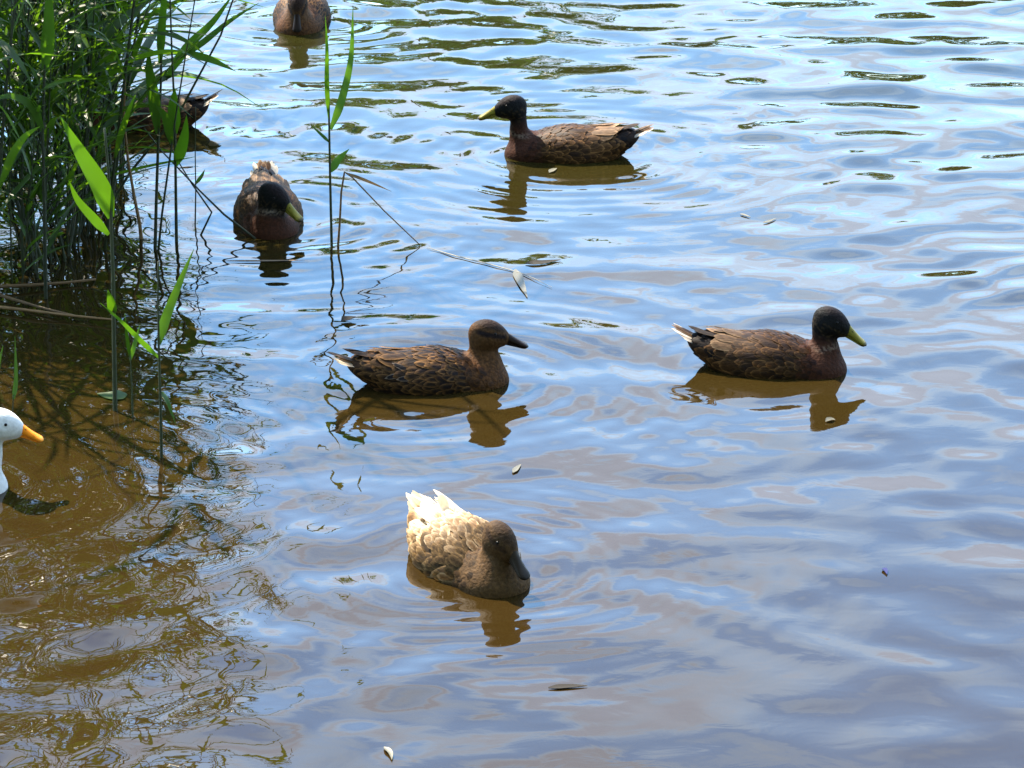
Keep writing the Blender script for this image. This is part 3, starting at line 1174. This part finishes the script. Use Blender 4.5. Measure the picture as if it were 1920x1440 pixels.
for i in range(10):
    loc = on_water(r_.uniform(110, 235), r_.uniform(330, 470))
    place_reed(PROTOS[i % 12], loc, (R(r_.normal(0, 5)), R(r_.uniform(7, 17)), r_.uniform(0, 6.28)), r_.uniform(1.0, 1.45), BED_LABEL, BED)
for i in range(26):  # unseen extra reeds beyond the left edge, added to shade the water
    loc = on_water(r_.uniform(-700, -30), r_.uniform(260, 600))
    place_reed(PROTOS[i % 12], loc, (R(r_.normal(0, 8)), R(r_.normal(6, 9)), r_.uniform(0, 6.28)), r_.uniform(.7, 1.2), BED_LABEL, BED)


# hand-placed reeds that stand out
def stalk_thing(name, label, cat, path, radius, mat, leaves=(), y_step=0.0, group=None, wet=True):
    """path: photograph pixels, first point on the water. All points are set at that point's distance."""
    p0 = on_water(*path[0])
    Y = p0[1]
    pts = [at_depth(px, py, Y + y_step * i) for i, (px, py) in enumerate(path)]
    pts[0] = p0
    if wet:
        d = pts[0] - pts[1]
        pts = [p0 + d / np.linalg.norm(d) * .06] + pts
    dense = []
    for i in range(len(pts) - 1):
        for t in np.linspace(0, 1, 5)[:-1]:
            dense.append(pts[i] * (1 - t) + pts[i + 1] * t)
    dense.append(pts[-1])
    dense = np.array(dense) - p0
    k = len(dense)
    V, Fc = tube(dense, radius * (1 - .6 * np.linspace(0, 1, k)), 7)
    o = mesh_obj(name, V, Fc, mat)
    o.location = p0
    tag(o, label, cat, group)
    for lf in leaves:
        lp, w, m = lf[0], lf[1], lf[2]
        dy = lf[3] if len(lf) > 3 else .03
        fc = lf[4] if len(lf) > 4 else (0, -1, .4)
        q = [at_depth(px, py, Y + dy * (i / (len(lp) - 1))) - p0 for i, (px, py) in enumerate(lp)]
        Vb, Fb = blade(q, w * px_size(Y), .22, 16, 0, fc)
        mesh_obj("leaf", Vb, Fb, m, o)
    return o


stalk_thing("reed", "lone tall reed with upright green leaves in open water right of the clump", "reed",
            [(622, 460), (619, 330), (617, 220), (613, 110), (611, 62)], .0042, M_STEM,
            [([(620, 243), (640, 190), (658, 110), (662, 10)], 15, M_LEAF_SUN, .05),
             ([(617, 225), (613, 160), (613, 90), (610, 30)], 9, M_LEAF_SUN, -.04),
             ([(620, 322), (634, 300), (655, 279)], 15, M_LEAF_SUN, .02),
             ([(619, 268), (600, 250), (582, 234)], 6, M_LEAF_SUN, .03)])
stalk_thing("reed", "broken brown reed bent over so its tip touches the water", "reed",
            [(634, 461), (637, 420), (640, 360), (646, 322), (660, 332), (720, 395), (787, 459)], .0036, M_DRY,
            [([(648, 324), (690, 340), (734, 359)], 6, M_DRY, .02)])
stalk_thing("reed", "young reed with a slim leaf pointing right above the dark water", "reed",
            [(303, 857), (301, 760), (298, 660), (296, 560), (297, 490)], .0042, M_STEM,
            [([(298, 646), (310, 600), (335, 535), (364, 466)], 19, M_LEAF_SUN, .04),
             ([(299, 672), (265, 640), (228, 603), (188, 568)], 10, M_LEAF_SUN, -.06),
             ([(303, 735), (315, 755), (330, 797)], 9, M_LEAF_SUN, -.05)])
stalk_thing("reed", "reed with one large bright green leaf hanging beside its stem", "reed",
            [(216, 768), (214, 650), (212, 520), (208, 400), (204, 330), (196, 240)], .0062, M_STEM,
            [([(208, 408), (188, 350), (150, 285), (113, 218)], 36, M_LEAF_SUN, -.05, (.3, -1, .2)),
             ([(213, 590), (208, 565), (202, 543)], 18, M_LEAF_SUN, -.03),
             ([(204, 440), (176, 410), (146, 375), (128, 336)], 18, M_LEAF_SUN, -.04)])
stalk_thing("reed", "pair of short grassy blades left of the young reed", "reed",
            [(249, 782), (247, 720), (244, 665)], .003, M_STEM,
            [([(244, 676), (254, 640), (262, 610)], 9, M_LEAF_SUN, .02), ([(244, 670), (238, 630), (234, 588)], 7, M_LEAF_SUN, -.02)])
stalk_thing("reed", "thin green blade rising behind the white duck's head", "reed",
            [(24, 770), (25, 740)], .0025, M_STEM, [([(25, 750), (30, 710), (28, 630)], 9, M_LEAF_SUN, .02)])
stalk_thing("reed", "thin green blade cut by the left edge above the white duck", "reed",
            [(-6, 720), (-4, 700)], .0025, M_STEM, [([(-5, 705), (-2, 680), (6, 648)], 8, M_LEAF_SUN, .02)])
stalk_thing("reed", "tall dark stem with broad upright leaves at the clump's right side", "reed",
            [(291, 466), (293, 380), (297, 260), (302, 150), (304, 40), (300, -80)], .0052, M_STEM,
            [([(296, 250), (288, 180), (280, 130), (279, 92)], 22, M_LEAF_SUN, -.05),
             ([(300, 120), (303, 60), (308, 0), (315, -60)], 16, M_LEAF_SUN, -.04)])
stalk_thing("reed", "reed with a wide sunlit leaf pair in front of the half hidden duck", "reed",
            [(331, 452), (330, 380), (329, 300), (327, 200), (322, 90), (318, -30)], .0050, M_STEM,
            [([(329, 310), (340, 280), (347, 250), (350, 215)], 22, M_LEAF_SUN, -.04),
             ([(328, 250), (326, 200), (328, 165)], 24, M_LEAF_SUN, -.03)])
stalk_thing("reed", "brownish crooked stem standing between the dark stems at the clump's edge", "reed",
            [(265, 448), (262, 420), (252, 370), (240, 300), (232, 220), (236, 120)], .0058, M_DRY)
stalk_thing("reed", "thin pale stem with tiny twigs left of the front drake", "reed",
            [(366, 424), (367, 360), (366, 280), (367, 200)], .0026, M_STEM,
            [([(367, 345), (378, 330), (384, 318)], 7, M_LEAF_SUN, .02)])
stalk_thing("reed", "long dark stem leaning far right across the open water", "reed",
            [(192, 408), (245, 322), (338, 208), (414, 66), (440, -10), (470, -120)], .0046, M_STEM,
            [([(330, 112), (380, 80), (430, 40), (486, 5)], 12, M_LEAF_SUN, .05),
             ([(310, 150), (350, 90), (400, 40), (440, -15)], 17, M_LEAF_SUN, .02),
             ([(345, 98), (395, 112), (443, 134)], 14, M_LEAF_SUN, -.03)])
stalk_thing("reed", "fallen reed slanting down to the breast of the front drake", "reed",
            [(478, 447), (420, 402), (375, 358), (302, 282), (270, 240)], .0038, M_STEM)
stalk_thing("reed", "kinked thin stem folded over the water beside the front drake", "reed",
            [(377, 440), (397, 398), (360, 345), (330, 296), (310, 250)], .0032, M_STEM)
stalk_thing("reed", "straight dark stem just left of the tall one at the clump's edge", "reed",
            [(297, 470), (304, 400), (318, 300), (330, 215), (352, 80), (372, -40)], .0038, M_STEM,
            [([(322, 270), (310, 220), (290, 195)], 16, M_LEAF_SUN, -.04)])
stalk_thing("reed", "upright green reed with a bright leaf blade at the top left", "reed",
            [(86, 560), (84, 420), (80, 250), (84, 120), (90, -40)], .0055, M_STEM,
            [([(84, 130), (90, 80), (92, 20), (90, -60)], 26, M_LEAF_SUN, -.04),
             ([(82, 250), (60, 200), (20, 180), (-20, 190)], 16, M_LEAF_SUN, -.05)])
stalk_thing("reed", "broad grey green leaf reaching right over the half hidden duck", "reed",
            [(228, 330), (232, 260), (240, 190), (250, 100)], .0045, M_STEM,
            [([(240, 180), (290, 150), (340, 140), (392, 148)], 26, M_LEAF_SUN, -.03, (0, -.3, 1)),
             ([(240, 140), (300, 120), (350, 108), (400, 92)], 18, M_LEAF_SUN, .03, (0, -.3, 1))])

# dead stalks lying on the dark water below the clump
for lb, path, w in (("straight tan dead reed stalk lying nearly level, uppermost of three under the clump", [(-40, 548), (60, 543), (128, 538), (180, 532)], .0052),
                    ("tan dead reed stalk slanting down right to meet another under the clump", [(-40, 548), (20, 568), (80, 586), (142, 601)], .0050),
                    ("long tan dead reed stalk lowest under the clump, reaching right", [(-40, 580), (50, 590), (130, 600), (212, 608)], .0046)):
    pts = [on_water(*p) + np.array([0, 0, .012]) for p in path]
    p0 = pts[0]
    dense = np.array([np.array([np.interp(t, np.linspace(0, 1, len(pts)), [p[c] for p in pts]) for c in range(3)]) for t in np.linspace(0, 1, 12)]) - p0
    V, Fc = tube(dense, w * (1 - .5 * np.linspace(0, 1, 12)), 7)
    o = mesh_obj("dead_stalk", V, Fc, M_DRY)
    o.location = p0
    tag(o, lb, "stalk")


# ------------------------------------------------------------------ floating bits
def flat_leaf(name, label, cat, path, width_px, mat, fold=.15, z=.006, curl=0.0):
    pts = [on_water(*p) for p in path]
    p0 = pts[0].copy()
    n = len(pts)
    hz = wave_height(np.array([p[0] for p in pts]), np.array([p[1] for p in pts]))
    q = [p - p0 + np.array([0, 0, hz[i] + min(z, .004) * .5 + .0012 + curl * .5 * (i / (n - 1)) ** 2]) for i, p in enumerate(pts)]
    w = width_px * px_size(p0[1]) / .8
    V, Fc = blade(q, w, fold, 12, 0, (0, -.15, 1), base=.15)
    V2 = [v - np.array([0, 0, .0012]) for v in V]        # a real thickness
    nV = len(V)
    Fc = list(Fc) + [tuple(i + nV for i in f[::-1]) for f in Fc]
    o = mesh_obj(name, list(V) + V2, Fc, mat)
    o.location = p0
    tag(o, label, cat)
    return o


flat_leaf("floating_leaf", "bright green leaf floating at the foot of a reed stem", "leaf", [(238, 742), (212, 745), (182, 741)], 30, M_LEAF, .1)
flat_leaf("floating_leaf", "curled cream leaf floating near the bottom edge", "leaf", [(720, 1403), (732, 1415), (735, 1428)], 9, M_PALE, .5, .008)
flat_leaf("floating_leaf", "thin dark brown leaf floating right of the buff duck's reflection", "leaf", [(1028, 1291), (1065, 1288), (1102, 1286)], 12, M_BROWNLEAF)
flat_leaf("floating_petal", "pale pink petal floating just above the buff duck", "petal", [(962, 888), (969, 880), (977, 873)], 9, M_PALE)
flat_leaf("floating_leaf", "brown curled leaf floating left of the speckled duck", "leaf", [(640, 605), (652, 603), (668, 601)], 15, M_BROWNLEAF, .5, .012, .012)
flat_leaf("floating_petal", "cream petal floating right of the far drake, the longer of two", "petal", [(1431, 419), (1443, 415), (1455, 410)], 6, M_PALE)
flat_leaf("floating_petal", "small cream petal floating right of the far drake, the shorter of two", "petal", [(1388, 403), (1398, 406), (1408, 409)], 5, M_PALE)
flat_leaf("floating_feather", "fluffy white feather floating on the right drake's reflection", "feather", [(1548, 793), (1558, 790), (1566, 790)], 10, M_PALE, .6, .008)
flat_leaf("floating_leaf", "small yellow leaf floating against the far drake's side", "leaf", [(1030, 324), (1037, 320), (1044, 316)], 9, M_PALE, .3)
flat_leaf("floating_leaf", "long pale leaf sinking beneath the thin straw in the middle", "leaf", [(966, 508), (975, 528), (989, 558)], 14, M_PALE, .1, .003)
flat_leaf("floating_straw", "thin pale straw floating from the bent reed's tip", "straw", [(800, 465), (850, 480), (920, 499), (985, 518), (1035, 540)], 3, M_PALE, .2, .004)
flat_leaf("floating_straw", "thin level straw floating in front of the front drake", "straw", [(420, 492), (500, 492), (580, 491)], 4, M_DRY, .2, .006)
flat_leaf("floating_scrap", "tiny blue scrap floating at the lower right", "scrap", [(1655, 1069), (1660, 1073), (1663, 1080)], 8, glossy_mat("blue_scrap", (.006, .010, .07), .95), .4, .01)
flat_leaf("floating_weed", "olive sprig of weed floating right of the pale sinking leaf", "weed", [(985, 497), (1015, 496), (1052, 489)], 14, M_BROWNLEAF, .3)
